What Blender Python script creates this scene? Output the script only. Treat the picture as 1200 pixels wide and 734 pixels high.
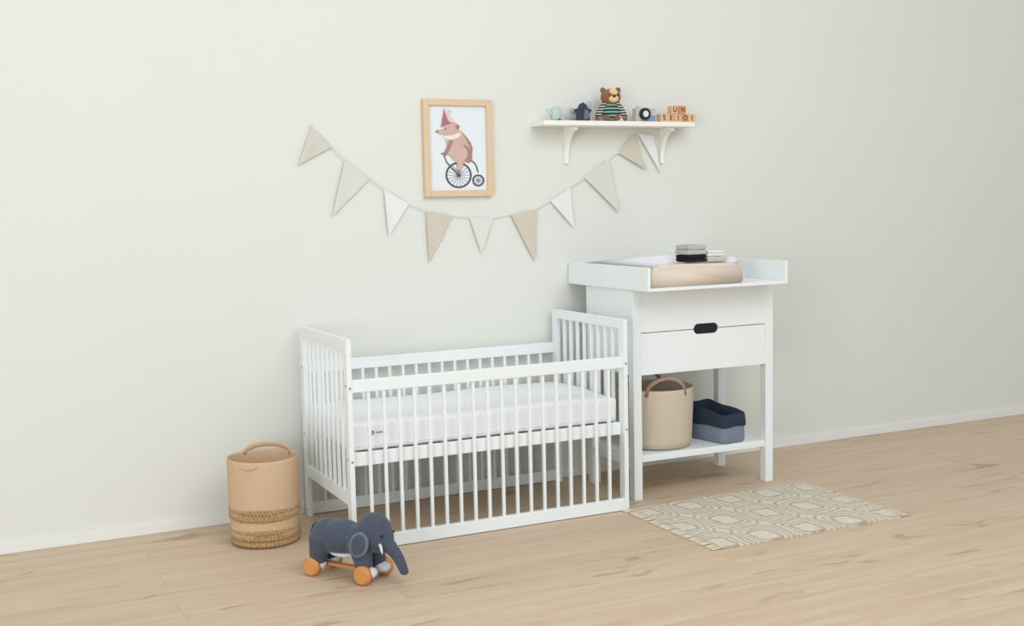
import bpy, bmesh, math, random
from mathutils import Vector, Matrix
random.seed(7)
S = bpy.context.scene
C = S.collection
PI = math.pi
for o in list(bpy.data.objects):
    bpy.data.objects.remove(o)

# ------------------------------------------------------------------ camera
YAW, PITCH, ROLL, FPX = 0.4509, -0.0942, -0.021, 1362.7
def make_camera():
    cy, sy, cp, sp, cr, sr = math.cos(YAW), math.sin(YAW), math.cos(PITCH), math.sin(PITCH), math.cos(ROLL), math.sin(ROLL)
    ex = Vector((cy, -sy, 0)); ey = Vector((sy, cy, 0)); ez = Vector((0, 0, 1))
    fwd = ey*cp + ez*sp; up = ez*cp - ey*sp
    r = ex*cr + up*sr; u = up*cr - ex*sr
    cam = bpy.data.cameras.new('camera'); o = bpy.data.objects.new('camera', cam); C.objects.link(o)
    m = Matrix((r, u, -fwd)).transposed().to_4x4(); m.translation = Vector((-1.3318, -4.8747, 1.3247))
    o.matrix_world = m
    cam.sensor_fit = 'HORIZONTAL'; cam.sensor_width = 36.0; cam.lens = FPX/1200*36
    cam.clip_start = .05
    S.camera = o
make_camera()

# ------------------------------------------------------------------ light
S.view_settings.view_transform = 'Standard'; S.view_settings.look = 'None'
S.view_settings.gamma = 1.0; S.view_settings.use_curve_mapping = False
S.view_settings.exposure = 0.09
W = bpy.data.worlds.new('world'); S.world = W; W.use_nodes = True
bg = W.node_tree.nodes['Background']; bg.inputs[0].default_value = (0.925, 0.965, 1.0, 1); bg.inputs[1].default_value = 0.67
def area(name, loc, target, sx, sy, power, col=(1, 1, 1)):
    l = bpy.data.lights.new(name, 'AREA'); l.shape = 'RECTANGLE'; l.size = sx; l.size_y = sy; l.energy = power; l.color = col
    o = bpy.data.objects.new(name, l); C.objects.link(o); o.location = loc
    o.rotation_euler = (Vector(target)-Vector(loc)).to_track_quat('-Z', 'Y').to_euler()
    return o
area('ceiling_softbox', (0.8, -4.2, 3.7), (0.5, -0.9, 0.0), 3.2, 2.4, 82, (.97, .985, .98))
area('added_left_light', (-4.2, -5.2, 1.5), (-0.3, 0.0, 0.8), 2.6, 2.2, 105, (.965, .985, 1.0))  # unseen soft light at front left, added for the wall's brightness gradient

# ------------------------------------------------------------------ materials
def lin(r, g, b):
    f = lambda c: (c/255/12.92) if c/255 <= .04045 else ((c/255+.055)/1.055)**2.4
    return (f(r), f(g), f(b), 1)
def nodes(name):
    m = bpy.data.materials.new(name); m.use_nodes = True
    nt = m.node_tree; b = nt.nodes['Principled BSDF']
    return m, nt, b
def mat(name, rgb, rough=.6, var=.05, scale=12, bump=0.0, bscale=200, stretch=(1, 1, 1), sheen=0, spec=.3, metal=0):
    m, nt, b = nodes(name); c = lin(*rgb)
    tc = nt.nodes.new('ShaderNodeTexCoord'); mp = nt.nodes.new('ShaderNodeMapping'); mp.inputs['Scale'].default_value = stretch
    nt.links.new(tc.outputs['Object'], mp.inputs[0])
    n = nt.nodes.new('ShaderNodeTexNoise'); n.inputs['Scale'].default_value = scale; n.inputs['Detail'].default_value = 4
    nt.links.new(mp.outputs[0], n.inputs['Vector'])
    mx = nt.nodes.new('ShaderNodeMix'); mx.data_type = 'RGBA'
    mx.inputs[6].default_value = tuple(x*(1-var) for x in c[:3])+(1,)
    mx.inputs[7].default_value = tuple(min(1, x*(1+var)) for x in c[:3])+(1,)
    nt.links.new(n.outputs['Fac'], mx.inputs[0]); nt.links.new(mx.outputs[2], b.inputs['Base Color'])
    b.inputs['Roughness'].default_value = rough; b.inputs['Specular IOR Level'].default_value = spec; b.inputs['Metallic'].default_value = metal
    if sheen: b.inputs['Sheen Weight'].default_value = sheen
    if bump:
        n2 = nt.nodes.new('ShaderNodeTexNoise'); n2.inputs['Scale'].default_value = bscale; n2.inputs['Detail'].default_value = 3
        nt.links.new(mp.outputs[0], n2.inputs['Vector'])
        bp = nt.nodes.new('ShaderNodeBump'); bp.inputs['Strength'].default_value = bump; bp.inputs['Distance'].default_value = .004
        nt.links.new(n2.outputs['Fac'], bp.inputs['Height']); nt.links.new(bp.outputs[0], b.inputs['Normal'])
    return m
def math_node(nt, op, a, b=None):
    n = nt.nodes.new('ShaderNodeMath'); n.operation = op
    for i, v in enumerate((a, b)):
        if v is None: continue
        if isinstance(v, (int, float)): n.inputs[i].default_value = v
        else: nt.links.new(v, n.inputs[i])
    return n.outputs[0]
def ramp(nt, fac, stops, const=False):
    r = nt.nodes.new('ShaderNodeValToRGB'); cr = r.color_ramp
    if const: cr.interpolation = 'CONSTANT'
    while len(cr.elements) < len(stops): cr.elements.new(.5)
    for e, (p, c) in zip(cr.elements, stops): e.position = p; e.color = c
    nt.links.new(fac, r.inputs[0]); return r.outputs[0]
def floor_mat():
    m, nt, b = nodes('oak_planks')
    tc = nt.nodes.new('ShaderNodeTexCoord')
    br = nt.nodes.new('ShaderNodeTexBrick'); br.offset = .37; br.inputs['Scale'].default_value = 1
    br.inputs['Brick Width'].default_value = 1.9; br.inputs['Row Height'].default_value = .19; br.inputs['Mortar Size'].default_value = .0016
    br.inputs['Mortar Smooth'].default_value = .3; br.inputs['Bias'].default_value = 0
    br.inputs['Color1'].default_value = (0, 0, 0, 1); br.inputs['Color2'].default_value = (1, 1, 1, 1); br.inputs['Mortar'].default_value = (.5, .5, .5, 1)
    nt.links.new(tc.outputs['Object'], br.inputs['Vector'])
    def noise(sc, st, det=5, dist=0):
        mp = nt.nodes.new('ShaderNodeMapping'); mp.inputs['Scale'].default_value = st
        nt.links.new(tc.outputs['Object'], mp.inputs[0])
        off = nt.nodes.new('ShaderNodeVectorMath'); off.operation = 'ADD'; nt.links.new(mp.outputs[0], off.inputs[0])
        sc2 = nt.nodes.new('ShaderNodeVectorMath'); sc2.operation = 'SCALE'; sc2.inputs['Scale'].default_value = 7
        nt.links.new(br.outputs['Color'], sc2.inputs[0]); nt.links.new(sc2.outputs[0], off.inputs[1])
        n = nt.nodes.new('ShaderNodeTexNoise'); n.inputs['Scale'].default_value = sc; n.inputs['Detail'].default_value = det; n.inputs['Distortion'].default_value = dist
        nt.links.new(off.outputs[0], n.inputs['Vector']); return n.outputs['Fac']
    grain = noise(3.0, (.5, 7, 1), 6, .6); fine = noise(14, (.5, 8, 1), 4); knots = noise(3.0, (.9, 4.2, 1), 2, 1.0)
    col = ramp(nt, grain, [(.3, lin(200, 176, 149)), (.5, lin(206, 184, 158)), (.7, lin(211, 191, 167))])
    def mul(c, fac, lo):
        mx = nt.nodes.new('ShaderNodeMix'); mx.data_type = 'RGBA'; mx.blend_type = 'MULTIPLY'; mx.inputs[0].default_value = 1
        nt.links.new(c, mx.inputs[6]); nt.links.new(ramp(nt, fac, lo), mx.inputs[7]); return mx.outputs[2]
    col = mul(col, fine, [(.3, (.96, .95, .94, 1)), (.6, (1, 1, 1, 1))])
    col = mul(col, knots, [(.63, (1, 1, 1, 1)), (.72, (.74, .70, .65, 1))])
    col = mul(col, br.outputs['Color'], [(0, (.95, .945, .93, 1)), (1, (1, 1, 1, 1))])
    col = mul(col, br.outputs['Fac'], [(0, (1, 1, 1, 1)), (1, (.88, .86, .83, 1))])
    nt.links.new(col, b.inputs['Base Color']); b.inputs['Roughness'].default_value = .55; b.inputs['Specular IOR Level'].default_value = .25
    return m
def stripes_mat(name, axis, period, stops, offset=0.0):
    m, nt, b = nodes(name); tc = nt.nodes.new('ShaderNodeTexCoord'); sp = nt.nodes.new('ShaderNodeSeparateXYZ')
    nt.links.new(tc.outputs['Object'], sp.inputs[0])
    v = math_node(nt, 'FRACT', math_node(nt, 'ADD', math_node(nt, 'DIVIDE', sp.outputs[axis], period), offset))
    nt.links.new(ramp(nt, v, stops, True), b.inputs['Base Color']); b.inputs['Roughness'].default_value = .9
    return m
def rug_mat(px, py, ox, oy):
    m, nt, b = nodes('woven_rug'); tc = nt.nodes.new('ShaderNodeTexCoord'); sp = nt.nodes.new('ShaderNodeSeparateXYZ')
    nz = nt.nodes.new('ShaderNodeTexNoise'); nz.inputs['Scale'].default_value = 22; nz.inputs['Detail'].default_value = 2
    nt.links.new(tc.outputs['Object'], nz.inputs['Vector'])
    jit = math_node(nt, 'MULTIPLY', math_node(nt, 'SUBTRACT', nz.outputs['Fac'], .5), .022)
    nt.links.new(tc.outputs['Object'], sp.inputs[0])
    def cell(v, p, o):
        f = math_node(nt, 'FRACT', math_node(nt, 'ADD', math_node(nt, 'DIVIDE', math_node(nt, 'ADD', math_node(nt, 'SUBTRACT', v, o), jit), p), .5))
        return math_node(nt, 'MULTIPLY', math_node(nt, 'ABSOLUTE', math_node(nt, 'SUBTRACT', f, .5)), 2)
    u = cell(sp.outputs[0], px, ox); v = cell(sp.outputs[1], py, oy)
    d = math_node(nt, 'MAXIMUM', math_node(nt, 'MAXIMUM', u, v), math_node(nt, 'MULTIPLY', math_node(nt, 'ADD', u, v), .57))
    cream, taupe, sage = lin(229, 221, 205), lin(199, 184, 161), lin(205, 197, 179)
    col = ramp(nt, d, [(0, cream), (.40, taupe), (.52, cream), (.62, sage), (.74, cream), (.86, taupe), (.95, cream)], True)
    n2 = nt.nodes.new('ShaderNodeTexNoise'); n2.inputs['Scale'].default_value = 60; n2.inputs['Detail'].default_value = 4
    nt.links.new(tc.outputs['Object'], n2.inputs['Vector'])
    mx = nt.nodes.new('ShaderNodeMix'); mx.data_type = 'RGBA'; mx.blend_type = 'MULTIPLY'; mx.inputs[0].default_value = 1
    nt.links.new(col, mx.inputs[6]); nt.links.new(ramp(nt, n2.outputs['Fac'], [(.3, (.86, .85, .83, 1)), (.65, (1, 1, 1, 1))]), mx.inputs[7])
    nt.links.new(mx.outputs[2], b.inputs['Base Color']); b.inputs['Roughness'].default_value = .95; b.inputs['Specular IOR Level'].default_value = .1
    w = nt.nodes.new('ShaderNodeTexWave'); w.inputs['Scale'].default_value = 60; w.bands_direction = 'X'; w.inputs['Distortion'].default_value = 1.5
    nt.links.new(tc.outputs['Object'], w.inputs['Vector'])
    bp = nt.nodes.new('ShaderNodeBump'); bp.inputs['Strength'].default_value = .5; bp.inputs['Distance'].default_value = .003
    nt.links.new(w.outputs['Fac'], bp.inputs['Height']); nt.links.new(bp.outputs[0], b.inputs['Normal'])
    return m
def rope_mat(name, rgb, scale, dark=.82, strength=.5, axis='Z'):
    m, nt, b = nodes(name); tc = nt.nodes.new('ShaderNodeTexCoord')
    w = nt.nodes.new('ShaderNodeTexWave'); w.bands_direction = axis; w.inputs['Scale'].default_value = scale; w.inputs['Distortion'].default_value = .8
    w.inputs['Detail'].default_value = 2; w.inputs['Detail Scale'].default_value = 3
    nt.links.new(tc.outputs['Object'], w.inputs['Vector']); c = lin(*rgb)
    n = nt.nodes.new('ShaderNodeTexNoise'); n.inputs['Scale'].default_value = 30; nt.links.new(tc.outputs['Object'], n.inputs['Vector'])
    f = math_node(nt, 'MULTIPLY', math_node(nt, 'ADD', w.outputs['Fac'], n.outputs['Fac']), .5)
    nt.links.new(ramp(nt, f, [(.2, tuple(x*dark for x in c[:3])+(1,)), (.6, c)]), b.inputs['Base Color'])
    bp = nt.nodes.new('ShaderNodeBump'); bp.inputs['Strength'].default_value = strength; bp.inputs['Distance'].default_value = .004
    nt.links.new(w.outputs['Fac'], bp.inputs['Height']); nt.links.new(bp.outputs[0], b.inputs['Normal'])
    b.inputs['Roughness'].default_value = .9; b.inputs['Specular IOR Level'].default_value = .15
    return m
M = dict(
    wall=mat('wall_paint', (222, 224, 217), .9, .012, 2, .03, 120, spec=.15),
    trim=mat('trim_paint', (229, 230, 226), .5, .01),
    floor=floor_mat(),
    white=mat('white_lacquer', (234, 239, 239), .42, .012, 6, spec=.35),
    white_shelf=mat('white_shelf_paint', (240, 238, 231), .45, .01, 6),
    bolt=mat('bolt_grey', (150, 150, 148), .4, .02, metal=.3),
    slat=mat('base_slat_wood', (214, 204, 186), .6, .05, 8, stretch=(8, 1, 1)),
    sheet=mat('mattress_cover', (240, 241, 242), .95, .015, 20, .25, 90, sheen=.1, spec=.1),
    ink=mat('grey_ink', (128, 132, 140), .8, .02),
    black=mat('black_plastic_hole_shade', (26, 30, 36), .45, .03),  # plastic bits, and the painted shade in the drawer's finger hole
    beige_pad=mat('beige_pad_cotton', (222, 207, 190), .9, .03, 25, .15, 160, spec=.1),
    lilac=mat('lilac_pad_cotton', (222, 221, 226), .9, .02, 25, .15, 160, spec=.1),
    grey_cloth=mat('grey_cloth', (182, 183, 182), .95, .05, 40, .3, 120, spec=.1),
    black_cloth=mat('black_cloth', (38, 36, 44), .95, .08, 40, .3, 120, spec=.1),
    greige_cloth=mat('greige_cloth', (196, 188, 176), .95, .05, 40, .3, 120, spec=.1),
    offwhite_cloth=mat('offwhite_cloth', (226, 226, 223), .95, .03, 40, .3, 120, spec=.1),
    jute=mat('sand_cotton_rope', (205, 177, 145), .95, .05, 40, .25, 120, (1, 1, 3), spec=.1),
    seagrass=mat('seagrass', (178, 148, 108), .9, .45, 90, .5, 90, spec=.15),
    rope=rope_mat('beige_rope', (205, 191, 172), 44, .93, .15),
    strap=mat('taupe_strap', (166, 142, 120), .9, .06, 30, .3, 150, spec=.1),
    plush=mat('blue_grey_plush', (76, 83, 97), 1, .18, 60, .6, 260, sheen=.22, spec=.05),
    plush_dark=mat('navy_plush', (60, 67, 82), 1, .12, 60, .5, 260, sheen=.2, spec=.05),
    plush_rim=mat('grey_plush_edge', (108, 115, 127), 1, .14, 60, .6, 260, sheen=.2, spec=.05),
    paw=mat('pale_plush', (214, 216, 220), 1, .05, 50, .4, 260, spec=.05),
    wheel=mat('orange_wood', (208, 146, 84), .5, .12, 9, 0, 1, (1, 6, 6)),
    wheel_face=mat('pale_wood', (218, 164, 108), .5, .10, 9),
    pine=mat('pine_frame', (218, 194, 162), .5, .07, 14, .08, 80, (1, 1, .15)),
    block_wood=mat('block_wood', (220, 180, 140), .55, .08, 40),
    block_red=mat('block_wood_red', (212, 152, 122), .55, .08, 40),
    letter=mat('brown_letter', (104, 62, 38), .7, .05),
    letter_red=mat('red_letter', (142, 52, 42), .7, .05),
    mint=mat('mint_paint', (184, 203, 193), .5, .03, 20),
    lilac_plush=mat('lilac_grey_plush', (188, 187, 194), 1, .06, 50, .3, 260, spec=.05),
    bear=mat('brown_plush', (140, 98, 72), 1, .12, 80, .5, 260, sheen=.25, spec=.05),
    bear_cream=mat('cream_plush', (226, 196, 150), 1, .06, 80, .4, 260, spec=.05),
    sweater=stripes_mat('green_striped_knit', 2, .0165, [(0, lin(34, 64, 62)), (.66, lin(146, 190, 174))], .25),
    sleeve=stripes_mat('dark_striped_sleeve', 2, .0125, [(0, lin(34, 46, 44)), (.60, lin(206, 206, 190))], .25),
    camera_wood=mat('camera_wood', (196, 186, 176), .6, .06, 30, stretch=(1, 1, 6)),
    camera_blue=mat('camera_blue', (128, 146, 172), .6, .04, 30),
    lens=mat('lens_black', (36, 44, 50), .35, .03),
    lens_glass=mat('lens_pale', (214, 224, 222), .2, .02),
    flag_beige=mat('beige_linen', (207, 198, 183), .95, .04, 60, .2, 250, spec=.05),
    flag_tan=mat('greyed_linen', (207, 205, 194), .95, .04, 60, .2, 250, spec=.05),
    flag_grey=mat('pale_grey_linen', (213, 215, 209), .95, .03, 60, .2, 250, spec=.05),
    flag_mint=mat('pale_mint_linen', (217, 221, 214), .95, .03, 60, .2, 250, spec=.05),
    flag_white=mat('white_linen', (229, 230, 228), .95, .02, 60, .2, 250, spec=.05),
    cord=mat('pale_cord', (219, 220, 213), .9, .03),
    bin_dark=mat('navy_canvas', (52, 61, 78), .95, .10, 30, .3, 200, spec=.1),
    bin_light=mat('steel_blue_canvas', (126, 137, 150), .95, .08, 30, .3, 200, spec=.1),
    rug=rug_mat(.212, .256, 1.49-1.70, -1.024+1.02),
    fringe=mat('cream_fringe', (214, 202, 180), .95, .08, 60, spec=.1),
    paper=mat('print_paper', (226, 232, 236), .6, .008),
    art_skin=mat('art_rose_brown', (206, 176, 164), .8, .14, 30), art_shade=mat('art_brown', (168, 134, 122), .8, .14, 40),
    art_hat=mat('art_plum', (176, 116, 128), .8, .12, 30), art_pink=mat('art_pink', (232, 196, 200), .8, .05), art_dark=mat('art_charcoal', (84, 84, 98), .8, .08, 60),
    art_cream=mat('art_cream', (236, 222, 212), .8, .04),
)

# ------------------------------------------------------------------ helpers
def wloc(o):
    v = Vector((0, 0, 0))
    while o: v += Vector(o.location); o = o.parent
    return v
def obj(name, bm, m, parent=None, smooth=False, world=False, loc=None):
    """link a bmesh as one object; world=True: the vertices are in world space and are moved into the parent's frame"""
    me = bpy.data.meshes.new(name)
    if world and parent is not None: bmesh.ops.translate(bm, verts=bm.verts, vec=-wloc(parent))
    bm.normal_update(); bm.to_mesh(me); bm.free()
    for x in (m if isinstance(m, (list, tuple)) else [m]): me.materials.append(x)
    if smooth:
        for p in me.polygons: p.use_smooth = True
    o = bpy.data.objects.new(name, me); C.objects.link(o)
    if parent is not None: o.parent = parent
    if loc is not None: o.location = loc
    return o
def thing(name, label, cat, loc, rz=0, group=None):
    o = bpy.data.objects.new(name, None); C.objects.link(o); o.empty_display_size = .05
    o.location = loc; o.rotation_euler = (0, 0, rz); o['label'] = label; o['category'] = cat
    if group: o['group'] = group
    return o
def struct(name, bm, m):
    o = obj(name, bm, m); o['kind'] = 'structure'; return o
def clone(o, parent, loc=None):
    c = o.copy(); C.objects.link(c); c.parent = parent
    if loc is not None: c.location = loc
    return c
def box(bm, x0, x1, y0, y1, z0, z1, bev=0.0, seg=2, mi=0):
    r = bmesh.ops.create_cube(bm, size=1)
    vs = r['verts']
    for v in vs:
        v.co = Vector((x0+(x1-x0)*(v.co.x+.5), y0+(y1-y0)*(v.co.y+.5), z0+(z1-z0)*(v.co.z+.5)))
    fs = {f for v in vs for f in v.link_faces}
    for f in fs: f.material_index = mi
    if bev > 0:
        es = list({e for v in vs for e in v.link_edges})
        bmesh.ops.bevel(bm, geom=es, offset=bev, segments=seg, affect='EDGES', profile=.6)
    return bm
def nb(): return bmesh.new()
def bx(*a, **k): return box(nb(), *a, **k)
def cyl(bm, p0, p1, r0, r1=None, n=20, mi=0, bev=0):
    p0, p1 = Vector(p0), Vector(p1); d = p1-p0
    r = bmesh.ops.create_cone(bm, cap_ends=True, segments=n, radius1=r0, radius2=r0 if r1 is None else r1, depth=d.length)
    M4 = Matrix.Translation((p0+p1)/2) @ d.to_track_quat('Z', 'Y').to_matrix().to_4x4()
    bmesh.ops.transform(bm, matrix=M4, verts=r['verts'])
    for f in {f for v in r['verts'] for f in v.link_faces}: f.material_index = mi
    if bev:
        es = [e for e in {e for v in r['verts'] for e in v.link_edges} if len(e.link_faces) == 2 and any(len(f.verts) > 4 for f in e.link_faces)]
        bmesh.ops.bevel(bm, geom=es, offset=bev, segments=2, affect='EDGES')
    return bm
def ell(bm, c, r, rot=(0, 0, 0), seg=24, mi=0):
    q = bmesh.ops.create_uvsphere(bm, u_segments=seg, v_segments=seg*2//3, radius=1)
    from mathutils import Euler
    M4 = Matrix.Translation(c) @ Euler(rot).to_matrix().to_4x4() @ Matrix.Diagonal((*r, 1))
    bmesh.ops.transform(bm, matrix=M4, verts=q['verts'])
    for f in {f for v in q['verts'] for f in v.link_faces}: f.material_index = mi
    return bm
def tube(bm, pts, rad, n=10, flat=1.0, closed=False, up=Vector((0, 0, 1))):
    """sweep along pts; rad number or list; flat scales the second axis"""
    pts = [Vector(p) for p in pts]; N = len(pts); rings = []
    prev = None
    for i, p in enumerate(pts):
        t = (pts[(i+1) % N] if (closed or i < N-1) else p) - (pts[i-1] if (closed or i > 0) else p)
        t.normalize()
        a = (prev - t*prev.dot(t)) if prev is not None else (up - t*up.dot(t))
        if a.length < 1e-4: a = Vector((1, 0, 0)) - t*t.x
        a.normalize(); prev = a; b = t.cross(a)
        r = rad[i] if isinstance(rad, (list, tuple)) else rad
        rings.append([bm.verts.new(p + a*(r*math.cos(2*PI*k/n)) + b*(r*flat*math.sin(2*PI*k/n))) for k in range(n)])
    L = N if closed else N-1
    for i in range(L):
        A, B = rings[i], rings[(i+1) % N]
        for k in range(n): bm.faces.new((A[k], A[(k+1) % n], B[(k+1) % n], B[k]))
    if not closed:
        bm.faces.new(rings[0][::-1]); bm.faces.new(rings[-1])
    return bm
def lathe(bm, prof, c=(0, 0), n=48, wob=0.0, seed=0, mi=None, ph=0):
    rnd = random.Random(seed); a1, a2, a3 = [rnd.uniform(0, 6.28) for _ in range(3)]
    rings = []
    for j, (r, z) in enumerate(prof):
        ring = []
        for k in range(n):
            t = 2*PI*k/n
            rr = r*(1+wob*(math.sin(2*t+a1+z*3)+.6*math.sin(3*t+a2+z*9)))
            ring.append(bm.verts.new((c[0]+rr*math.cos(t), c[1]+rr*math.sin(t), z+wob*.5*r*math.sin(2*t+a3)*min(1, z*6))))
        rings.append(ring)
    for j in range(len(rings)-1):
        for k in range(n):
            f = bm.faces.new((rings[j][k], rings[j][(k+1) % n], rings[j+1][(k+1) % n], rings[j+1][k]))
            if mi: f.material_index = mi[j]
    return bm
def prism(bm, pts, h0, h1, plane='XZ', mi=0):
    """extrude a closed outline; XZ -> along Y, XY -> along Z"""
    P = (lambda a, b, h: (a, h, b)) if plane == 'XZ' else ((lambda a, b, h: (a, b, h)) if plane == 'XY' else (lambda a, b, h: (h, a, b)))
    A = [bm.verts.new(P(a, b, h0)) for a, b in pts]; B = [bm.verts.new(P(a, b, h1)) for a, b in pts]; n = len(pts)
    fs = [bm.faces.new(A), bm.faces.new(B[::-1])]
    for i in range(n): fs.append(bm.faces.new((A[i], B[i], B[(i+1) % n], A[(i+1) % n])))
    for f in fs: f.material_index = mi
    bmesh.ops.recalc_face_normals(bm, faces=fs)
    return bm
def blob(bm, voxel, smooth=6, fac=.5):
    """melt the overlapping solids of bm into one skin"""
    me = bpy.data.meshes.new('tmp'); bm.to_mesh(me); bm.free()
    o = bpy.data.objects.new('tmp', me); C.objects.link(o)
    r = o.modifiers.new('r', 'REMESH'); r.mode = 'VOXEL'; r.voxel_size = voxel
    s = o.modifiers.new('s', 'SMOOTH'); s.iterations = smooth; s.factor = fac
    dg = bpy.context.evaluated_depsgraph_get(); e = o.evaluated_get(dg)
    m2 = bpy.data.meshes.new_from_object(e); out = bmesh.new(); out.from_mesh(m2)
    bpy.data.objects.remove(o); bpy.data.meshes.remove(me); bpy.data.meshes.remove(m2)
    return out
def subsurf(o, lv=2):
    s = o.modifiers.new('subsurf', 'SUBSURF'); s.levels = lv; s.render_levels = lv; return o
def letter_bm(ch, size, depth):
    cu = bpy.data.curves.new('t', 'FONT'); cu.body = ch; cu.size = size; cu.extrude = depth; cu.align_x = 'CENTER'; cu.align_y = 'CENTER'; cu.offset = size*.02
    o = bpy.data.objects.new('t', cu); C.objects.link(o)
    dg = bpy.context.evaluated_depsgraph_get(); me = bpy.data.meshes.new_from_object(o.evaluated_get(dg))
    b = bmesh.new(); b.from_mesh(me)
    bpy.data.objects.remove(o); bpy.data.curves.remove(cu); bpy.data.meshes.remove(me)
    bmesh.ops.rotate(b, verts=b.verts, cent=(0, 0, 0), matrix=Matrix.Rotation(PI/2, 3, 'X'))   # now faces -Y
    return b

# ------------------------------------------------------------------ setting
struct('floor', bx(-5, 7, -7.5, .1, -.1, 0), M['floor'])
struct('wall_back', bx(-5, 7, .0, .1, 0, 3.4), M['wall'])
struct('baseboard_back', bx(-5, 7, -.012, 0, 0, .048, bev=.003), M['trim'])

# ------------------------------------------------------------------ crib
L, G, WD, H = 1.24, .0336, .6474, .8288
YB, YF = -G, -G-WD
crib = thing('crib', 'white wooden slatted crib standing against the wall beside the changing table', 'crib', (L/2, (YB+YF)/2, 0))
PX, PY = .020, .045
def part(name, bm, m=None, parent=None, **k): return obj(name, bm, m or M['white'], parent or crib, world=True, **k)
for x0 in (0, L-PX):
    for y0 in (YB-PY, YF): part('corner_post', bx(x0, x0+PX, y0, y0+PY, 0, H-.004 , bev=.003))
    part('end_top_rail', bx(x0, x0+PX, YF+PY, YB-PY, H-.046, H-.004, bev=.003))
zr = (.1778, .3200)
for x0, z in zip((0, L-PX), zr): part('end_bottom_rail', bx(x0, x0+PX, YF+PY, YB-PY, z, z+.052, bev=.003))
for y0 in (YF, YB-.022):
    part('side_top_rail', bx(PX, L-PX, y0, y0+.022, .6194, .6675, bev=.003))
    part('side_bottom_rail', bx(PX, L-PX, y0, y0+.022, .003, .0552, bev=.003))
n = 18; pitch = 1.165/n
first = None
for y0 in (YF+.004, YB-.018):
    for i in range(n):
        x = .0853+i*.0626
        if first is None: first = part('bar', bx(-.0065+x, .0065+x, y0, y0+.014, .05, .625, bev=.003)); fx, fy = x, y0
        else: clone(first, crib, (x-fx, y0-fy, 0))
e = {}
for x0, z in zip((0, L-PX), zr):
    src = None
    for i in range(8):
        y = YF+PY + (YB-YF-2*PY)*(i+1)/9
        if src is None: src = part('end_bar', bx(x0+.004, x0+.016, y-.0085, y+.0085, z+.045, H-.04, bev=.003)); sy = y
        else: clone(src, crib, (0, y-sy, 0))
base = part('bed_base', bx(PX+.002, L-PX-.002, YF+.024, YF+.046, .3291, .3811, bev=.003))
part('base_rail', bx(PX+.002, L-PX-.002, YB-.046, YB-.024, .3291, .3811, bev=.003))
for i in range(12):
    x = .06+i*.1
    part('base_slat', bx(x, x+.06, YF+.046, YB-.046, .360, .374), M['slat'])
def bolt(x, y, z, ax):
    part('bolt', cyl(nb(), (x, y, z), (x-.0015 if ax == 'x' else x, y-.0015 if ax == 'y' else y, z), .0045, n=12), M['bolt'])
for z in (.637, .353): bolt(.010, YF, z, 'y'); bolt(L-.010, YF, z, 'y')
for z in (.645, .36, .03): bolt(0, YB-.022, z, 'x'); bolt(0, YF+.022, z, 'x')

mat_t = thing('mattress', 'white cot mattress lying on the raised base inside the crib', 'mattress', (L/2, (YB+YF)/2, .3815))
mb = bx(PX+.008, L-PX-.006, YF+.052, YB-.03, .3815, .4870, bev=.016, seg=5)
bmesh.ops.subdivide_edges(mb, edges=[e for e in mb.edges if e.calc_length() > .2], cuts=14, use_grid_fill=True)
for v in mb.verts:
    if v.co.z > .47: v.co.z += .004*math.sin(v.co.x*9)*math.cos(v.co.y*11)
    if v.co.z > .41: v.co.y += (.003*math.sin(v.co.x*17)) * (1 if v.co.y > -.3 else -1)
obj('cover', mb, M['sheet'], mat_t, smooth=True, world=True)
pp = nb(); yq, zq = YF+.0475, .389
tube(pp, [(x, YF+.0515, .400) for x in [PX+.03+i*.05 for i in range(24)]], .0022, 8)
obj('piping', pp, M['sheet'], mat_t, smooth=True, world=True)
lg = nb()
tube(lg, [(.108+.008*math.cos(t), YF+.0465, .450+.006*math.sin(t)) for t in [k*2*PI/14 for k in range(14)]], .0021, 6, closed=True)
for k in range(5): box(lg, .126+k*.009, .131+k*.009, YF+.0455, YF+.0475, .4465, .4530)
obj('logo_mark', lg, M['ink'], mat_t, world=True)['label'] = 'small grey printed emblem'

# ------------------------------------------------------------------ changing table
TW, TD, TH, LG = .755, .4185, .9363, .042
tab = thing('changing_table', 'white wooden changing table with one drawer and a low shelf, right of the crib', 'changing table', (1.3385, -.5663, 0), -.012)
def tpart(name, bm, m=None, parent=None, **k): return obj(name, bm, m or M['white'], parent or tab, **k)
TB = .5581
for x in (0, TW-LG):
    for y in (0, TD-LG):
        tpart('leg', bx(x, x+LG, y, y+LG, 0, TH-.003, bev=.003))
for x in (0.004, TW-.022): tpart('side_panel', bx(x, x+.018, LG, TD-LG, TB, TH-.003, bev=.0015))
tpart('back_panel', bx(LG, TW-LG, TD-.020, TD-.006, TB, TH-.003))
tpart('bottom_panel', bx(LG, TW-LG, .022, TD-.02, TB+.004, TB+.018))
tpart('top_panel', bx(.004, TW-.004, .002, TD-.002, TH-.003, TH))
xm, zs, hw, hr = TW/2+.006, .7450, .066, .0235
def arc(cx, a0, a1): return [(cx+hr*1.0*math.cos(a0+(a1-a0)*k/10), zs+hr*math.sin(a0+(a1-a0)*k/10)) for k in range(11)]
gap = .002
up = [(LG, zs+gap), (xm-hw, zs+gap)] + [(x, max(z, zs+gap)) for x, z in arc(xm-hw+hr, PI, PI/2)][1:] + [(x, max(z, zs+gap)) for x, z in arc(xm+hw-hr, PI/2, 0)] + [(xm+hw+.0005, zs+gap), (TW-LG, zs+gap), (TW-LG, TH-.003), (LG, TH-.003)]
tpart('front_panel', prism(nb(), up, .003, .021))
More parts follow.
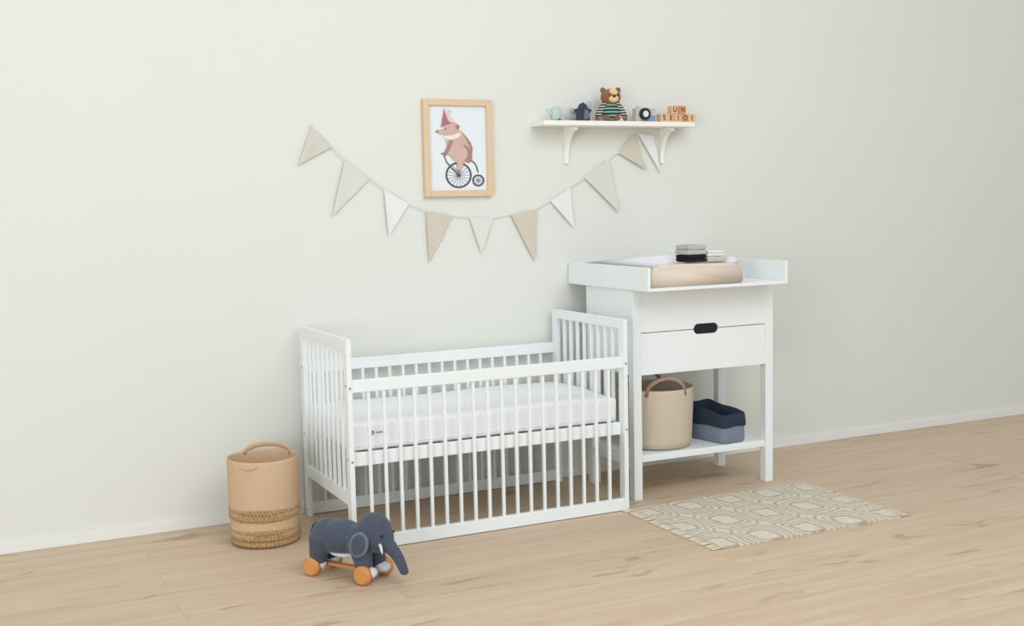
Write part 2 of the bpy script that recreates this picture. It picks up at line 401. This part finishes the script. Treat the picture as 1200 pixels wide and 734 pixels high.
lo = [(LG+.001, zs-gap), (xm-hw, zs-gap)] + [(x, min(z, zs-gap)) for x, z in arc(xm-hw+hr, PI, 1.5*PI)][1:] + [(x, min(z, zs-gap)) for x, z in arc(xm+hw-hr, 1.5*PI, 2*PI)] + [(xm+hw+.0005, zs-gap), (TW-LG-.001, zs-gap), (TW-LG-.001, TB), (LG+.001, TB)]
dr = tpart('drawer', prism(nb(), lo, .003, .021))
tpart('hole_shade_plug', prism(nb(), [(x, z) for x, z in arc(xm-hw+hr, PI/2, 1.5*PI)]+[(x, z) for x, z in arc(xm+hw-hr, -PI/2, PI/2)], .0085, .020), M['black'], dr)['label'] = 'black plug as painted shade in the oval finger hole'  # black filling stands in for the shade inside the open finger hole
tpart('drawer_gap_strip', bx(LG, TW-LG, .012, .020, zs-.003, zs+.003), M['bolt'], dr)
tpart('shelf', bx(.012, TW-.012, .012, TD-.012, .1755, .1975, bev=.002))
for x in (.002, TW-.022): tpart('shelf_rail', bx(x, x+.02, LG, TD-LG, .146, .1755, bev=.002))
tpart('shelf_front_rail', bx(LG, TW-LG, .012, .03, .1671, .1755, bev=.001))

tray = thing('changing_tray', 'white open-fronted changing tray resting on top of the changing table', 'changing tray', (1.70, -.355, TH))
X0, X1, Y0, Y1, Z0, Z1 = 1.3285, 2.0726, -.7067, -.006, TH+.0005, 1.0405
pw = .014
obj('tray_floor', bx(X0+pw, X1-pw, Y0, Y1-pw, Z0, Z0+.014, bev=.002), M['white'], tray, world=True)
for x in (X0, X1-pw): obj('side_wall', bx(x, x+pw, Y0, Y1, Z0, Z1, bev=.003), M['white'], tray, world=True)
obj('back_wall', bx(X0+pw, X1-pw, Y1-pw, Y1, Z0, Z1, bev=.003), M['white'], tray, world=True)

PZ = Z0+.0145
pad = thing('changing_pad', 'beige changing pad with pale raised edges lying in the changing tray', 'changing pad', (1.60, -.36, PZ))
def soft(bm, cuts=8): return bm
px0, px1, py0, py1 = 1.350, 1.842, -.692, -.06
prof = [(px0, PZ), (px1, PZ), (px1-.002, PZ+.050), (px1-.040, PZ+.090), (px1-.10, PZ+.092), (1.60, PZ+.095), (px0+.10, PZ+.097), (px0+.048, PZ+.094), (px0+.004, PZ+.068)]
b_ = prism(nb(), prof, py0, py1)
for v in b_.verts:
    if v.co.y > -.3 and v.co.z > PZ+.06: v.co.z -= .012
bmesh.ops.bevel(b_, geom=list(b_.edges), offset=.009, segments=3, affect='EDGES')
obj('pad_body', b_, M['beige_pad'], pad, smooth=True, world=True)
for xa, xb, hz in ((px0+.020, px0+.155, .138), (px1-.072, px1-.012, .118)):
    q_ = prism(nb(), [(xa, PZ+.082), (xb, PZ+.085), (xb-.010, PZ+hz-.020), (xb-.4*(xb-xa)+.012, PZ+hz), (xa+.4*(xb-xa), PZ+hz), (xa+.2*(xb-xa), PZ+hz-.010)], py0+.012, py1-.01)
    for v in q_.verts:
        if v.co.y > -.3: v.co.z = min(v.co.z, PZ+.084+.1*(v.co.z-PZ-.084))
    bmesh.ops.bevel(q_, geom=list(q_.edges), offset=.007, segments=3, affect='EDGES')
    obj('side_bolster', q_, M['lilac'], pad, smooth=True, world=True)['label'] = 'pale lilac white raised side'

def folded(name, label, cat, loc, w, d, h, m, layers=2, rz=0.0, droop=0.0):
    o = thing(name, label, cat, loc, rz); t = h/layers
    for k in range(layers):
        b = box(nb(), -w/2+.003*(k % 2), w/2-.004*(k % 2), -d/2, d/2, k*t, (k+1)*t-.0008, bev=min(t*.38, .006), seg=3)
        bmesh.ops.subdivide_edges(b, edges=[e for e in b.edges if e.calc_length() > .06], cuts=6, use_grid_fill=True)
        for v in b.verts:
            v.co.z += .0012*math.sin(v.co.x*60+k)*math.sin(v.co.y*45)*(1 if v.co.z > .004 else 0)
            if droop and v.co.x > 0: v.co.z -= droop*(v.co.x/(w/2))**2*min(1, v.co.z/h)
        obj('fold', b, m, o, smooth=True)
    return o
ct = PZ+.098
folded('folded_cloth', 'greige folded cloth under a white one at the right end of the changing pad', 'folded cloth', (1.7215, -.60, ct+.001), .098, .12, .022, M['greige_cloth'], 1, 0, .002)
folded('folded_cloth', 'off-white folded cloth lying on top of the greige one on the changing pad', 'folded cloth', (1.7205, -.597, ct+.0235), .092, .11, .026, M['offwhite_cloth'], 2, 0, .002)
folded('folded_cloth', 'black folded cloth at the bottom of the small pile on the pad', 'folded cloth', (1.621, -.60, ct+.001), .098, .105, .033, M['black_cloth'], 2)
folded('folded_cloth', 'light grey folded cloth lying on top of the black one', 'folded cloth', (1.621, -.60, ct+.0345), .098, .105, .043, M['grey_cloth'], 2)

# ------------------------------------------------------------------ baskets
def handle_arch(c, r, z, az, half, rise, rad, n=18, drop=.03, out=.0):
    pts = []
    for k in range(n+1):
        s = k/n; a = az+half*(2*s-1); h = math.sin(PI*s)**.6
        rr = r+out*math.sin(PI*s)
        pts.append((c[0]+rr*math.cos(a), c[1]+rr*math.sin(a), z+rise*h-(drop if k in (0, n) else 0)))
    return pts
lb = thing('storage_basket', 'tall sand-coloured basket with two braided seagrass bands, on the floor left of the crib', 'basket', (-.249, -.334, 0))
R = .138; BH = .345
pr = [(.0, .004), (.10, .002), (.128, .006), (.134, .05), (.137, .15), (.139, .25), (.139, BH-.008), (.1375, BH), (.1340, BH), (.1325, BH-.01), (.131, .2), (.126, .02), (.0, .014)]
obj('basket_body', lathe(nb(), pr, n=64, wob=.010, seed=3), M['jute'], lb, smooth=True)
def braid(z0, z1, rr, seed, name):
    b = nb(); rows = max(2, round((z1-z0)/.024)); rnd = random.Random(seed)
    dz = (z1-z0)/rows
    for j in range(rows):
        z = z0+dz*(j+.5); N = 300; turns = 22
        for s in range(3):
            pts = []; off = rnd.uniform(0, 6.28)
            for k in range(N):
                t = 2*PI*k/N; ph = turns*t+s*2*PI/3+j*1.9
                wob = 1+.008*(math.sin(2*t)+.5*math.sin(3*t))
                r_ = (rr+.0030*math.cos(2*ph+.6)+.0008*math.sin(31*t+off))*wob
                pts.append((r_*math.cos(t), r_*math.sin(t), z+dz*.36*math.sin(ph)+.0007*math.sin(47*t+off)))
            tube(b, pts, [.0046+.0007*math.sin(53*2*PI*k/N+off) for k in range(N)], 5, closed=True)
    o = obj(name, b, M['seagrass'], lb, smooth=True); o['label'] = 'braided brown seagrass band'
braid(.104, .156, .1345, 1, 'seagrass_band'); braid(.005, .074, .1310, 2, 'seagrass_band')
obj('handle', tube(nb(), handle_arch((0, 0), .134, BH-.004, math.radians(66), .78, .024, .008, drop=.010), .0110, 10, flat=.38), M['jute'], lb, smooth=True)
hp = [(.1395*math.cos(a), .1395*math.sin(a), BH-.014-.009*math.sin(PI*k/12)**.5) for k, a in enumerate([math.radians(-128)+.46*(j/12-.5) for j in range(13)])]
obj('handle', tube(nb(), hp, .0050, 8, flat=1.0), M['jute'], lb, smooth=True)

bb = thing('rope_basket', 'large beige rope basket with two handles on the low shelf of the changing table', 'basket', (1.574, -.374, .198))
BH2 = .274
pr2 = [(.0, .004), (.13, .001), (.162, .006), (.166, .04), (.172, .14), (.176, BH2-.01), (.1755, BH2), (.170, BH2), (.168, BH2-.012), (.160, .02), (.0, .012)]
obj('basket_body', lathe(nb(), pr2, n=64, wob=.006, seed=5), M['rope'], bb, smooth=True)
for az in (-104, 80): obj('handle', tube(nb(), handle_arch((0, 0), .173, BH2-.006, math.radians(az), .56, .064, .008, drop=.02), .0095, 10, flat=.6), M['strap'], bb, smooth=True)['label'] = 'taupe arched strap handle'

bn = thing('fabric_bin', 'blue canvas bin with a folded navy cuff on the low shelf', 'storage bin', (1.878, -.424, .198), math.radians(9))
def bin_loop(w, d, z, r=.02, sag=0, seed=0):
    pts = []
    for cx, cy, a0 in ((1, 1, 0), (-1, 1, PI/2), (-1, -1, PI), (1, -1, 1.5*PI)):
        for k in range(4):
            a = a0+PI/2*k/3; pts.append((cx*(w/2-r)+r*math.cos(a), cy*(d/2-r)+r*math.sin(a), z))
    out = []
    for i in range(16):
        A, B = pts[i], pts[(i+1) % 16]
        k = 5 if i % 4 == 3 else 1
        for j in range(k):
            t = j/k; out.append([A[x]+(B[x]-A[x])*t for x in range(3)])
    for p in out:
        p[2] += sag*(p[1]/(d/2)) + (.0022*math.sin(p[0]*50+p[1]*37+seed) if z > .03 else 0)
        b = .0022*math.sin(p[1]*40+p[2]*20+seed); p[0] += b*(1 if z > .01 else 0)
    return out
def skin(loops, close=True):
    b = nb(); R_ = [[b.verts.new(p) for p in l] for l in loops]; n = len(R_[0])
    for A, B in zip(R_, R_[1:]):
        for k in range(n): b.faces.new((A[k], A[(k+1) % n], B[(k+1) % n], B[k]))
    if close: b.faces.new(R_[0][::-1])
    return b
wb, db, hb = .142, .250, .150
obj('bin_body', skin([bin_loop(wb-.006, db-.006, .001), bin_loop(wb, db, .008), bin_loop(wb+.002, db, .05), bin_loop(wb, db, .09), bin_loop(wb-.002, db-.002, hb-.012, sag=.012)]), M['bin_light'], bn, smooth=True)
obj('cuff', skin([bin_loop(wb+.006, db+.006, .076), bin_loop(wb+.010, db+.010, .080), bin_loop(wb+.010, db+.010, .11, sag=.006), bin_loop(wb+.006, db+.006, hb-.004, sag=.014), bin_loop(wb, db, hb+.002, sag=.015), bin_loop(wb-.008, db-.008, hb-.002, sag=.014), bin_loop(wb-.012, db-.012, .10), bin_loop(wb-.016, db-.016, .012), bin_loop(wb-.05, db-.05, .010)], False), M['bin_dark'], bn, smooth=True)['label'] = 'navy folded cuff'
obj('tag', bx(wb/2+.004, wb/2+.006, -db/2+.012, -db/2+.03, .012, .03), M['offwhite_cloth'], bn)['label'] = 'small white side tag'

# ------------------------------------------------------------------ plush elephant on wheels
el = thing('wheeled_elephant', 'blue-grey plush elephant toy on wooden wheels, on the floor in front of the crib', 'toy elephant', (-.099, -.929, 0), math.radians(-56.3))
b = nb()
ell(b, (-.025, 0, .140), (.105, .068, .064)); ell(b, (-.085, 0, .138), (.060, .064, .066)); ell(b, (.06, 0, .140), (.060, .060, .058))
for sx in (-1, 1):
    for sy in (-1, 1):
        cyl(b, (.088*sx-.006, .034*sy, .145), (.103*sx+(-.004 if sx < 0 else .004), .040*sy, .044), .044, .029, n=20)
        ell(b, (.103*sx+(-.004 if sx < 0 else .004), .040*sy, .044), (.029, .024, .020))
ell(b, (.122, 0, .180), (.066, .060, .066)); ell(b, (.142, 0, .160), (.056, .052, .056)); ell(b, (.150, 0, .140), (.040, .042, .034))
ell(b, (.110, 0, .208), (.045, .040, .037))
tp = [(.165, 0, .142), (.190, 0, .130), (.212, 0, .112), (.229, 0, .090), (.241, 0, .068), (.249, 0, .050)]
tube(b, tp, [.030, .0255, .022, .020, .018, .0165], 16); ell(b, tp[-1], (.0165, .0165, .013))
obj('body', blob(b, .0045, 8), M['plush'], el, smooth=True)
for sy in (-1, 1):
    er = (math.radians(10*sy), math.radians(12), math.radians(-14*sy))
    b = nb(); ell(b, (0, 0, 0), (.037, .0095, .046), er)
    bmesh.ops.translate(b, verts=b.verts, vec=(.108, .070*sy, .146))
    ear = obj('ear', blob(b, .003, 3), M['plush_rim'], el, smooth=True)
    b = nb(); ell(b, (0, 0, 0), (.027, .005, .036), er)
    bmesh.ops.translate(b, verts=b.verts, vec=(.109, .0762*sy, .147)); obj('inner_ear', b, M['plush'], ear, smooth=True)
    obj('eye', ell(nb(), (.181, .034*sy, .176), (.0055, .0050, .0055), seg=12), M['black'], el, smooth=True)
    t = tube(nb(), [(.170, .034*sy, .150), (.181, .041*sy, .140), (.187, .044*sy, .127), (.190, .045*sy, .116)], [.006, .0055, .0045, .002], 8)
    obj('tusk', t, M['paw'], el, smooth=True)['label'] = 'short white felt tusk'
    for sx in (-1, 1):
        x = .115*sx
        f = nb(); ell(f, (x+.006, .038*sy, .040), (.033, .027, .021)); ell(f, (x+.024, .038*sy, .040), (.016, .022, .018))
        obj('foot_pad', f, M['paw'], el, smooth=True)['label'] = 'pale felt toe patch'
for sx in (-1, 1):
    x = .115*sx
    obj('axle', cyl(nb(), (x, -.056, .034), (x, .056, .034), .010, n=14), M['wheel_face'], el)
    for sy in (-1, 1):
        w = cyl(nb(), (x, .0625*sy-.0155, .0345), (x, .0625*sy+.0155, .0345), .0340, n=36, bev=.006)
        wh = obj('wheel', w, M['wheel'], el, smooth=False); wh['label'] = 'round orange-brown wooden wheel'
        for p in wh.data.polygons: p.use_smooth = len(p.vertices) == 4
obj('chassis', bx(-.115, .115, -.012, .012, .028, .040, bev=.003), M['wheel'], el)
obj('belly', ell(nb(), (-.008, 0, .086), (.066, .046, .016)), M['paw'], el, smooth=True)['label'] = 'pale belly panel'
obj('tail', tube(nb(), [(-.135, 0, .178), (-.150, -.004, .170), (-.157, -.008, .148), (-.158, -.010, .118)], [.007, .006, .005, .006], 8), M['plush'], el, smooth=True)

# ------------------------------------------------------------------ rug
rug = thing('rug', 'cream and taupe fringed rug with concentric rectangle pattern on the floor by the changing table', 'rug', (1.70, -1.02, 0))
rx0, rx1, ry0, ry1 = 1.250, 2.150, -1.345, -.680
b = nb(); nx, ny = 46, 32
g = [[b.verts.new((rx0+(rx1-rx0)*i/nx, ry0+(ry1-ry0)*j/ny+.004*math.sin(i*.55), .007+.0012*math.sin(i*.9+j*.5))) for j in range(ny+1)] for i in range(nx+1)]
for i in range(nx):
    for j in range(ny): b.faces.new((g[i][j], g[i+1][j], g[i+1][j+1], g[i][j+1]))
ex = bmesh.ops.extrude_face_region(b, geom=list(b.faces))
for v in ex['geom']:
    if isinstance(v, bmesh.types.BMVert): v.co.z = .0005
bmesh.ops.recalc_face_normals(b, faces=b.faces)
obj('woven_field', b, M['rug'], rug, smooth=False, world=True)
tsrc = []
for k in range(4):
    rnd = random.Random(k); t = nb()
    for s in range(4):
        a = (s-1.5)*.16
        tube(t, [(0, 0, .005), (-.018, .012*math.sin(a)+.002, .005), (-.042-.008*rnd.random(), .040*math.sin(a)+rnd.uniform(-.004, .004), .003)], [.0042, .003, .0022], 6)
    tsrc.append(obj('tassel', t, M['fringe'], rug, smooth=True))
cnt = 0
for side in (0, 1):
    for j in range(30):
        y = ry0+.011+(ry1-ry0-.022)*j/29
        if j in (0,) and False: continue
        o = tsrc[cnt] if cnt < 4 else clone(tsrc[cnt % 4], rug)
        o.location = Vector(((rx0 if side == 0 else rx1), y, 0))-Vector(rug.location)
        o.rotation_euler = (0, 0, (PI if side else 0)+random.uniform(-.25, .25)); cnt += 1

# ------------------------------------------------------------------ picture
pf = thing('picture_frame', 'pine framed nursery print of an animal in a party hat, hanging on the wall', 'picture', (.7689, 0, 1.36), math.radians(0))
fx0, fx1, fz0, fz1 = -.1675, .1675, 0.0, .434
fw = .028
for nm, bm_ in (('frame_side', bx(fx0, fx0+fw, -.026, -.002, fz0, fz1, bev=.002)), ('frame_side', bx(fx1-fw, fx1, -.026, -.002, fz0, fz1, bev=.002)),
                ('frame_rail', bx(fx0+fw, fx1-fw, -.026, -.002, fz0, fz0+fw, bev=.002)), ('frame_rail', bx(fx0+fw, fx1-fw, -.026, -.002, fz1-fw, fz1, bev=.002))):
    obj(nm, bm_, M['pine'], pf)
def art():
    ms = [M[k] for k in ('paper', 'art_skin', 'art_shade', 'art_hat', 'art_pink', 'art_dark', 'art_cream')]
    b = nb(); box(b, fx0+fw, fx1-fw, -.012, -.004, fz0+fw, fz1-fw, mi=0)
    lay = [0]
    x_ = lambda px: (px-536.5)/79.8*.335; z_ = lambda py, px=536: (230.2-py)/114*.434
    def poly(pts, mi):
        lay[0] += 1; y = -.0122-lay[0]*.00012
        f = b.faces.new([b.verts.new((x_(a), y, z_(c))) for a, c in pts]); f.material_index = mi
        f.normal_update()
        if f.normal.y > 0: f.normal_flip()
    def oval(cx, cy, rx, ry, mi, rot=0, n=28):
        poly([(cx+rx*math.cos(t)*math.cos(rot)-ry*math.sin(t)*math.sin(rot), cy+rx*math.cos(t)*math.sin(rot)+ry*math.sin(t)*math.cos(rot)) for t in [2*PI*k/n for k in range(n)]], mi)
    def ring(cx, cy, r0, r1, mi, n=36):
        lay[0] += 1; y = -.0122-lay[0]*.00012
        for k in range(n):
            q = []
            for r, t in ((r0, k), (r1, k), (r1, k+1), (r0, k+1)):
                a = 2*PI*t/n; q.append(b.verts.new((x_(cx+r*math.cos(a)), y, z_(cy+r*math.sin(a)))))
            f = b.faces.new(q); f.material_index = mi; f.normal_update()
            if f.normal.y > 0: f.normal_flip()
    def line(a, c, w, mi):
        dx, dy = c[0]-a[0], c[1]-a[1]; l = math.hypot(dx, dy); nx_, ny_ = -dy/l*w/2, dx/l*w/2
        poly([(a[0]+nx_, a[1]+ny_), (c[0]+nx_, c[1]+ny_), (c[0]-nx_, c[1]-ny_), (a[0]-nx_, a[1]-ny_)], mi)
    # bicycle
    for k in range(9):
        t = PI*k/9; line((536.5-14*math.cos(t), 205-14*math.sin(t)), (536.5+14*math.cos(t), 205+14*math.sin(t)), .5, 5)
    ring(536.5, 205, 13.3, 15.4, 5); ring(559.5, 211.5, 5.2, 7.2, 5)
    for k in range(4):
        t = PI*k/4; line((559.5-5.5*math.cos(t), 211.5-5.5*math.sin(t)), (559.5+5.5*math.cos(t), 211.5+5.5*math.sin(t)), .5, 5)
    line((548, 188), (553, 188.5), 1.4, 5); line((553, 188.5), (557, 193), 1.4, 5); line((557, 193), (559.5, 202), 1.4, 5)
    line((519.5, 181), (523, 190), 1.2, 5); line((523, 190), (536.5, 205), 1.3, 5); line((516.5, 180), (523, 178.5), 1.3, 5)
    # animal
    poly([(523, 159), (537.5, 151.5), (542, 154.5), (547, 160.5), (551.5, 167), (553.6, 173.5), (552.6, 180.5), (549, 186.5), (543, 190.5), (535, 191), (528.5, 186), (526.5, 176), (522.5, 168)], 1)
    poly([(541, 154), (547, 160.5), (551.5, 167), (553.6, 173.5), (552.6, 180.5), (549, 186.5), (545, 189.5), (549.5, 181), (550, 172), (546, 163)], 2)
    oval(529.5, 150.6, 8.6, 8.2, 1, .1)
    poly([(526, 148), (519, 151), (512.6, 152.4), (511.2, 154), (512.4, 156), (519, 157.4), (527, 158.4)], 1)
    oval(512.6, 153.8, 1.7, 1.6, 2); oval(546, 180, 6, 11, 2, -.35); oval(539.5, 178.5, 7.6, 9.6, 1, -.3)
    poly([(535, 181), (541, 178), (542.5, 190), (538.5, 199), (533, 199.5), (536, 191)], 1); oval(535, 200, 3.6, 1.7, 2)
    poly([(527, 163), (523, 172), (519.2, 180.5), (521.6, 182.4), (528, 176), (533, 166)], 2)
    poly([(531, 165), (527, 175), (523.5, 180.6), (526.5, 182.6), (533, 178), (538, 170)], 1)
    poly([(519, 158.6), (529, 158.2), (537.6, 155), (541, 156.4), (537, 161), (529, 163.4), (521, 163)], 6)
    oval(536.3, 148.4, 2.4, 2.8, 2); oval(522.4, 151.0, .8, .9, 5)
    poly([(521, 128.4), (518.6, 140), (517.2, 149.0), (524, 145.8), (532.6, 143.4), (528, 136.4)], 3); poly([(521, 128.4), (528, 136.4), (532.6, 143.4), (529, 143.6), (525.5, 141)], 4)
    oval(521.2, 127.8, 1.5, 1.5, 4); oval(527.5, 130, 2.2, 1.4, 4, .4)
    obj('print', b, ms, pf)
art()

# ------------------------------------------------------------------ bunting
bt = thing('bunting', 'fabric triangle bunting in beige, grey and white draped along the wall below the picture', 'bunting', (.97, 0, 1.27))
flags = [((.094, 1.665), (.180, 1.580), (.029, 1.505), 'flag_tan', 'greyed beige'), ((.236, 1.524), (.345, 1.443), (.170, 1.283), 'flag_grey', 'pale grey'),
         ((.411, 1.396), (.525, 1.330), (.425, 1.190), 'flag_white', 'white'), ((.607, 1.297), (.735, 1.272), (.613, 1.066), 'flag_beige', 'beige'),
         ((.818, 1.262), (.938, 1.258), (.873, 1.099), 'flag_mint', 'pale greenish grey'), ((1.028, 1.271), (1.162, 1.294), (1.147, 1.049), 'flag_beige', 'beige'),
         ((1.237, 1.331), (1.344, 1.390), (1.359, 1.203), 'flag_white', 'white'), ((1.424, 1.437), (1.558, 1.525), (1.612, 1.267), 'flag_grey', 'pale grey'),
         ((1.611, 1.555), (1.700, 1.644), (1.768, 1.474), 'flag_beige', 'beige'), ((1.722, 1.652), (1.812, 1.640), (1.855, 1.450), 'flag_white', 'white')]
cp_ = []
for A, B, _, _, _ in flags: cp_ += [A, B]
pts = [(cp_[0][0]-.010, -.008, cp_[0][1]+.012)]
for i, (x, z) in enumerate(cp_):
    pts.append((x, -.010, z))
cord = tube(nb(), pts, .0019, 6)
obj('cord', cord, M['cord'], bt, smooth=True, world=True)
for i, (A, B, T, m_, nm) in enumerate(flags):
    b = nb(); n = 12; rows = []
    A_, B_, T_ = Vector((A[0], 0, A[1])), Vector((B[0], 0, B[1])), Vector((T[0], 0, T[1]))
    for j in range(n+1):
        s = j/n; P, Q = A_.lerp(T_, s), B_.lerp(T_, s); k_ = n-j
        row = []
        for k in range(k_+1):
            p = P.lerp(Q, k/k_ if k_ else 0)
            p.y = -.012-.0035*math.sin(3*PI*(k/max(1, n))+i)*s - .004*s
            row.append(b.verts.new(p))
        rows.append(row)
    for j in range(n):
        a, c = rows[j], rows[j+1]
        for k in range(len(a)-1):
            b.faces.new((a[k], a[k+1], c[k]))
            if k < len(c)-1: b.faces.new((a[k+1], c[k+1], c[k]))
    bmesh.ops.recalc_face_normals(b, faces=b.faces)
    bmesh.ops.solidify(b, geom=list(b.faces), thickness=.0018)
    o = obj('flag', b, M[m_], bt, smooth=False, world=True); o['label'] = nm+' triangular flag'

# ------------------------------------------------------------------ wall shelf
SZ0, SZ1, SY = 1.675, 1.6985, -.135
sh = thing('wall_shelf', 'white wall shelf on two curved brackets above the bunting', 'shelf', (1.56, 0, SZ0))
obj('board', bx(1.146, 1.972, SY, -.001, SZ0, SZ1, bev=.004), M['white_shelf'], sh, world=True)
def bracket(x):
    o = []
    for k in range(13):
        a = PI/2*k/12; o.append((-.002-.105*(1-math.sin(a)) - .012, SZ0-.165+.150*(1-math.cos(a))) )
    pts = [(-.001, SZ0-.170), (-.014, SZ0-.170)] + [(-.014-.092*(1-math.cos(PI/2*k/12)), SZ0-.165+.148*math.sin(PI/2*k/12)) for k in range(13)] + [(-.106, SZ0-.0005), (-.001, SZ0-.0005)]
    return prism(nb(), pts, x-.011, x+.011, plane='YZ')
for x in (1.325, 1.86): obj('bracket', bracket(x), M['white_shelf'], sh, world=True)

TZ = SZ1+.0005
# mint toy
mt = thing('mint_toy', 'small mint green toy with a raised spout at the left end of the wall shelf', 'toy', (1.232, -.085, TZ))
b = nb(); ell(b, (0, 0, .034), (.030, .026, .034)); ell(b, (.0, 0, .014), (.024, .022, .014)); obj('body', blob(b, .003, 4), M['mint'], mt, smooth=True)
obj('spout', tube(nb(), [(-.018, -.004, .022), (-.034, -.006, .036), (-.046, -.006, .052)], [.010, .008, .006], 12), M['mint'], mt, smooth=True)
obj('foot', cyl(nb(), (.012, -.018, 0), (.012, -.018, .007), .006, n=14), M['black'], mt)['label'] = 'small black foot'
# lilac plush behind
lp = thing('plush_toy', 'lilac grey soft toy with a trunk, behind the navy star toy on the shelf', 'soft toy', (1.366, -.055, TZ))
b = nb(); ell(b, (.018, 0, .034), (.052, .028, .034)); ell(b, (.04, 0, .060), (.024, .022, .026)); obj('body', blob(b, .003, 5), M['lilac_plush'], lp, smooth=True)
obj('ear', ell(nb(), (.052, -.012, .078), (.014, .006, .020), (0, .2, 0)), M['lilac_plush'], lp, smooth=True)
obj('trunk', tube(nb(), [(-.030, -.012, .040), (-.040, -.014, .056), (-.052, -.014, .052), (-.060, -.014, .030), (-.060, -.014, .006)], [.012, .011, .009, .007, .006], 10), M['lilac_plush'], lp, smooth=True)
# navy star toy
ns = thing('star_toy', 'navy blue star-shaped soft toy standing on the wall shelf left of the bear', 'soft toy', (1.362, -.110, TZ))
def starpts(n, r0, r1, sx=1, sz=1):
    return [((r0 if k % 2 == 0 else r1)*math.sin(PI*k/n)*sx, (r0 if k % 2 == 0 else r1)*math.cos(PI*k/n)*sz) for k in range(2*n)]
b = nb(); prism(b, [(x, z+.036) for x, z in starpts(5, .050, .029)], -.011, .011)
for s in (-1, 1): cyl(b, (.022*s, 0, .001), (.020*s, 0, .03), .016, .014, n=16)
ell(b, (0, 0, .062), (.024, .016, .020))
obj('body', blob(b, .0028, 6), M['plush_dark'], ns, smooth=True)
obj('side_patch', prism(nb(), [(-.002, .006), (.028, .006), (.028, .030), (.020, .050), (.002, .052)], -.0145, -.009), M['plush_rim'], ns)['label'] = 'lighter blue front patch'

# bear
be = thing('teddy_bear', 'brown teddy bear in a green striped sweater sitting on the wall shelf', 'teddy bear', (1.524, -.090, TZ), math.radians(-17))
b = nb(); ell(b, (0, 0, .043), (.042, .034, .045)); ell(b, (0, -.004, .114), (.049, .040, .039))
cyl(b, (0, 0, .07), (0, 0, .10), .026, .024)
for s in (-1, 1):
    ell(b, (.037*s, 0, .146), (.014, .009, .014)); tube(b, [(.030*s, -.004, .078), (.052*s, -.010, .048), (.066*s, -.014, .014)], [.014, .012, .011], 12)
    ell(b, (.067*s, -.014, .010), (.012, .012, .009)); tube(b, [(.022*s, -.012, .018), (.030*s, -.03, .015)], [.017, .014], 12)
obj('body', blob(b, .003, 5), M['bear'], be, smooth=True)
b = nb(); ell(b, (0, 0, .045), (.0455, .0375, .046)); obj('sweater', blob(b, .003, 3), M['sweater'], be, smooth=True)['label'] = 'green and dark striped knit'
for s in (-1, 1):
    obj('sleeve', tube(nb(), [(.028*s, -.003, .082), (.040*s, -.007, .066), (.053*s, -.010, .046), (.065*s, -.014, .020)], [.0155, .0160, .0150, .0140], 14), M['sleeve'], be, smooth=True)['label'] = 'dark and cream striped sleeve'
obj('muzzle', ell(nb(), (.006, -.036, .103), (.024, .014, .018)), M['bear_cream'], be, smooth=True)
obj('forehead', ell(nb(), (.006, -.026, .131), (.023, .018, .021)), M['bear_cream'], be, smooth=True)
obj('nose', ell(nb(), (.006, -.0495, .1135), (.0085, .005, .0055), seg=14), M['black'], be, smooth=True)
for s in (-1, 1): obj('eye', ell(nb(), (.006+.021*s, -.040, .121), (.0035, .003, .0035), seg=10), M['black'], be, smooth=True)

# toy camera
tc = thing('toy_camera', 'wooden toy camera with a black ring lens on the wall shelf beside the blocks', 'toy camera', (1.713, -.085, TZ), math.radians(-4))
obj('body', bx(-.054, .050, -.020, .020, 0, .066, bev=.006, seg=3), M['camera_wood'], tc, smooth=False)
obj('lower_panel', bx(.000, .0512, -.0215, .018, .0005, .030, bev=.003), M['camera_blue'], tc)['label'] = 'blue lower corner'
obj('shutter_button', cyl(nb(), (-.034, 0, .066), (-.034, 0, .075), .009, n=16, bev=.002), M['camera_wood'], tc)
ln = nb(); pl = [(.0, -.001), (.0, .0)]
lens = obj('lens', cyl(nb(), (-.010, -.019, .036), (-.010, -.036, .036), .0285, n=36, bev=.003), M['lens'], tc); lens['label'] = 'black lens ring'
obj('lens_glass', cyl(nb(), (-.010, -.0355, .036), (-.010, -.0372, .036), .0150, n=28, bev=.001), M['lens_glass'], lens)['label'] = 'pale lens centre'

# letter blocks
BS = .0390
def block(ch, x, z, rz, label, wood, ink):
    o = thing('letter_block', label, 'toy block', (x, -.090, z), rz, 'wooden letter blocks on the wall shelf')
    bd = obj('cube_body', bx(-BS/2, BS/2, -BS/2, BS/2, 0, BS, bev=.003), M[wood], o)
    l = letter_bm(ch, BS*.86, .0006); bmesh.ops.translate(l, verts=l.verts, vec=(0, -BS/2-.0002, BS/2)); obj('letter', l, M[ink], bd)
    return o
x0 = 1.811
bl = [('S', 'leftmost bottom wooden block with the letter S, beside the toy camera', 'block_wood', 'letter'), ('E', 'bottom wooden block with the letter E, under the letter U', 'block_wood', 'letter'),
      ('I', 'middle bottom wooden block with the letter I, between the letters E and O', 'block_wood', 'letter'), ('O', 'reddish bottom wooden block with the letter O, under the letter N', 'block_red', 'letter'),
      ('I', 'rightmost bottom wooden block with the letter I, at the end of the shelf', 'block_wood', 'letter')]
for i, (ch, lab, wd, ink) in enumerate(bl): block(ch, x0+i*.0405, TZ, math.radians((2, -2, 1, -1, -3)[i]), lab, wd, ink)
block('U', x0+.0640, TZ+BS+.0003, math.radians(-2), 'upper wooden block with the letter U, stacked on the bottom row', 'block_wood', 'letter')
block('N', x0+.1065, TZ+BS+.0003, math.radians(3), 'upper reddish wooden block with the letter N, right of the letter U', 'block_red', 'letter_red')
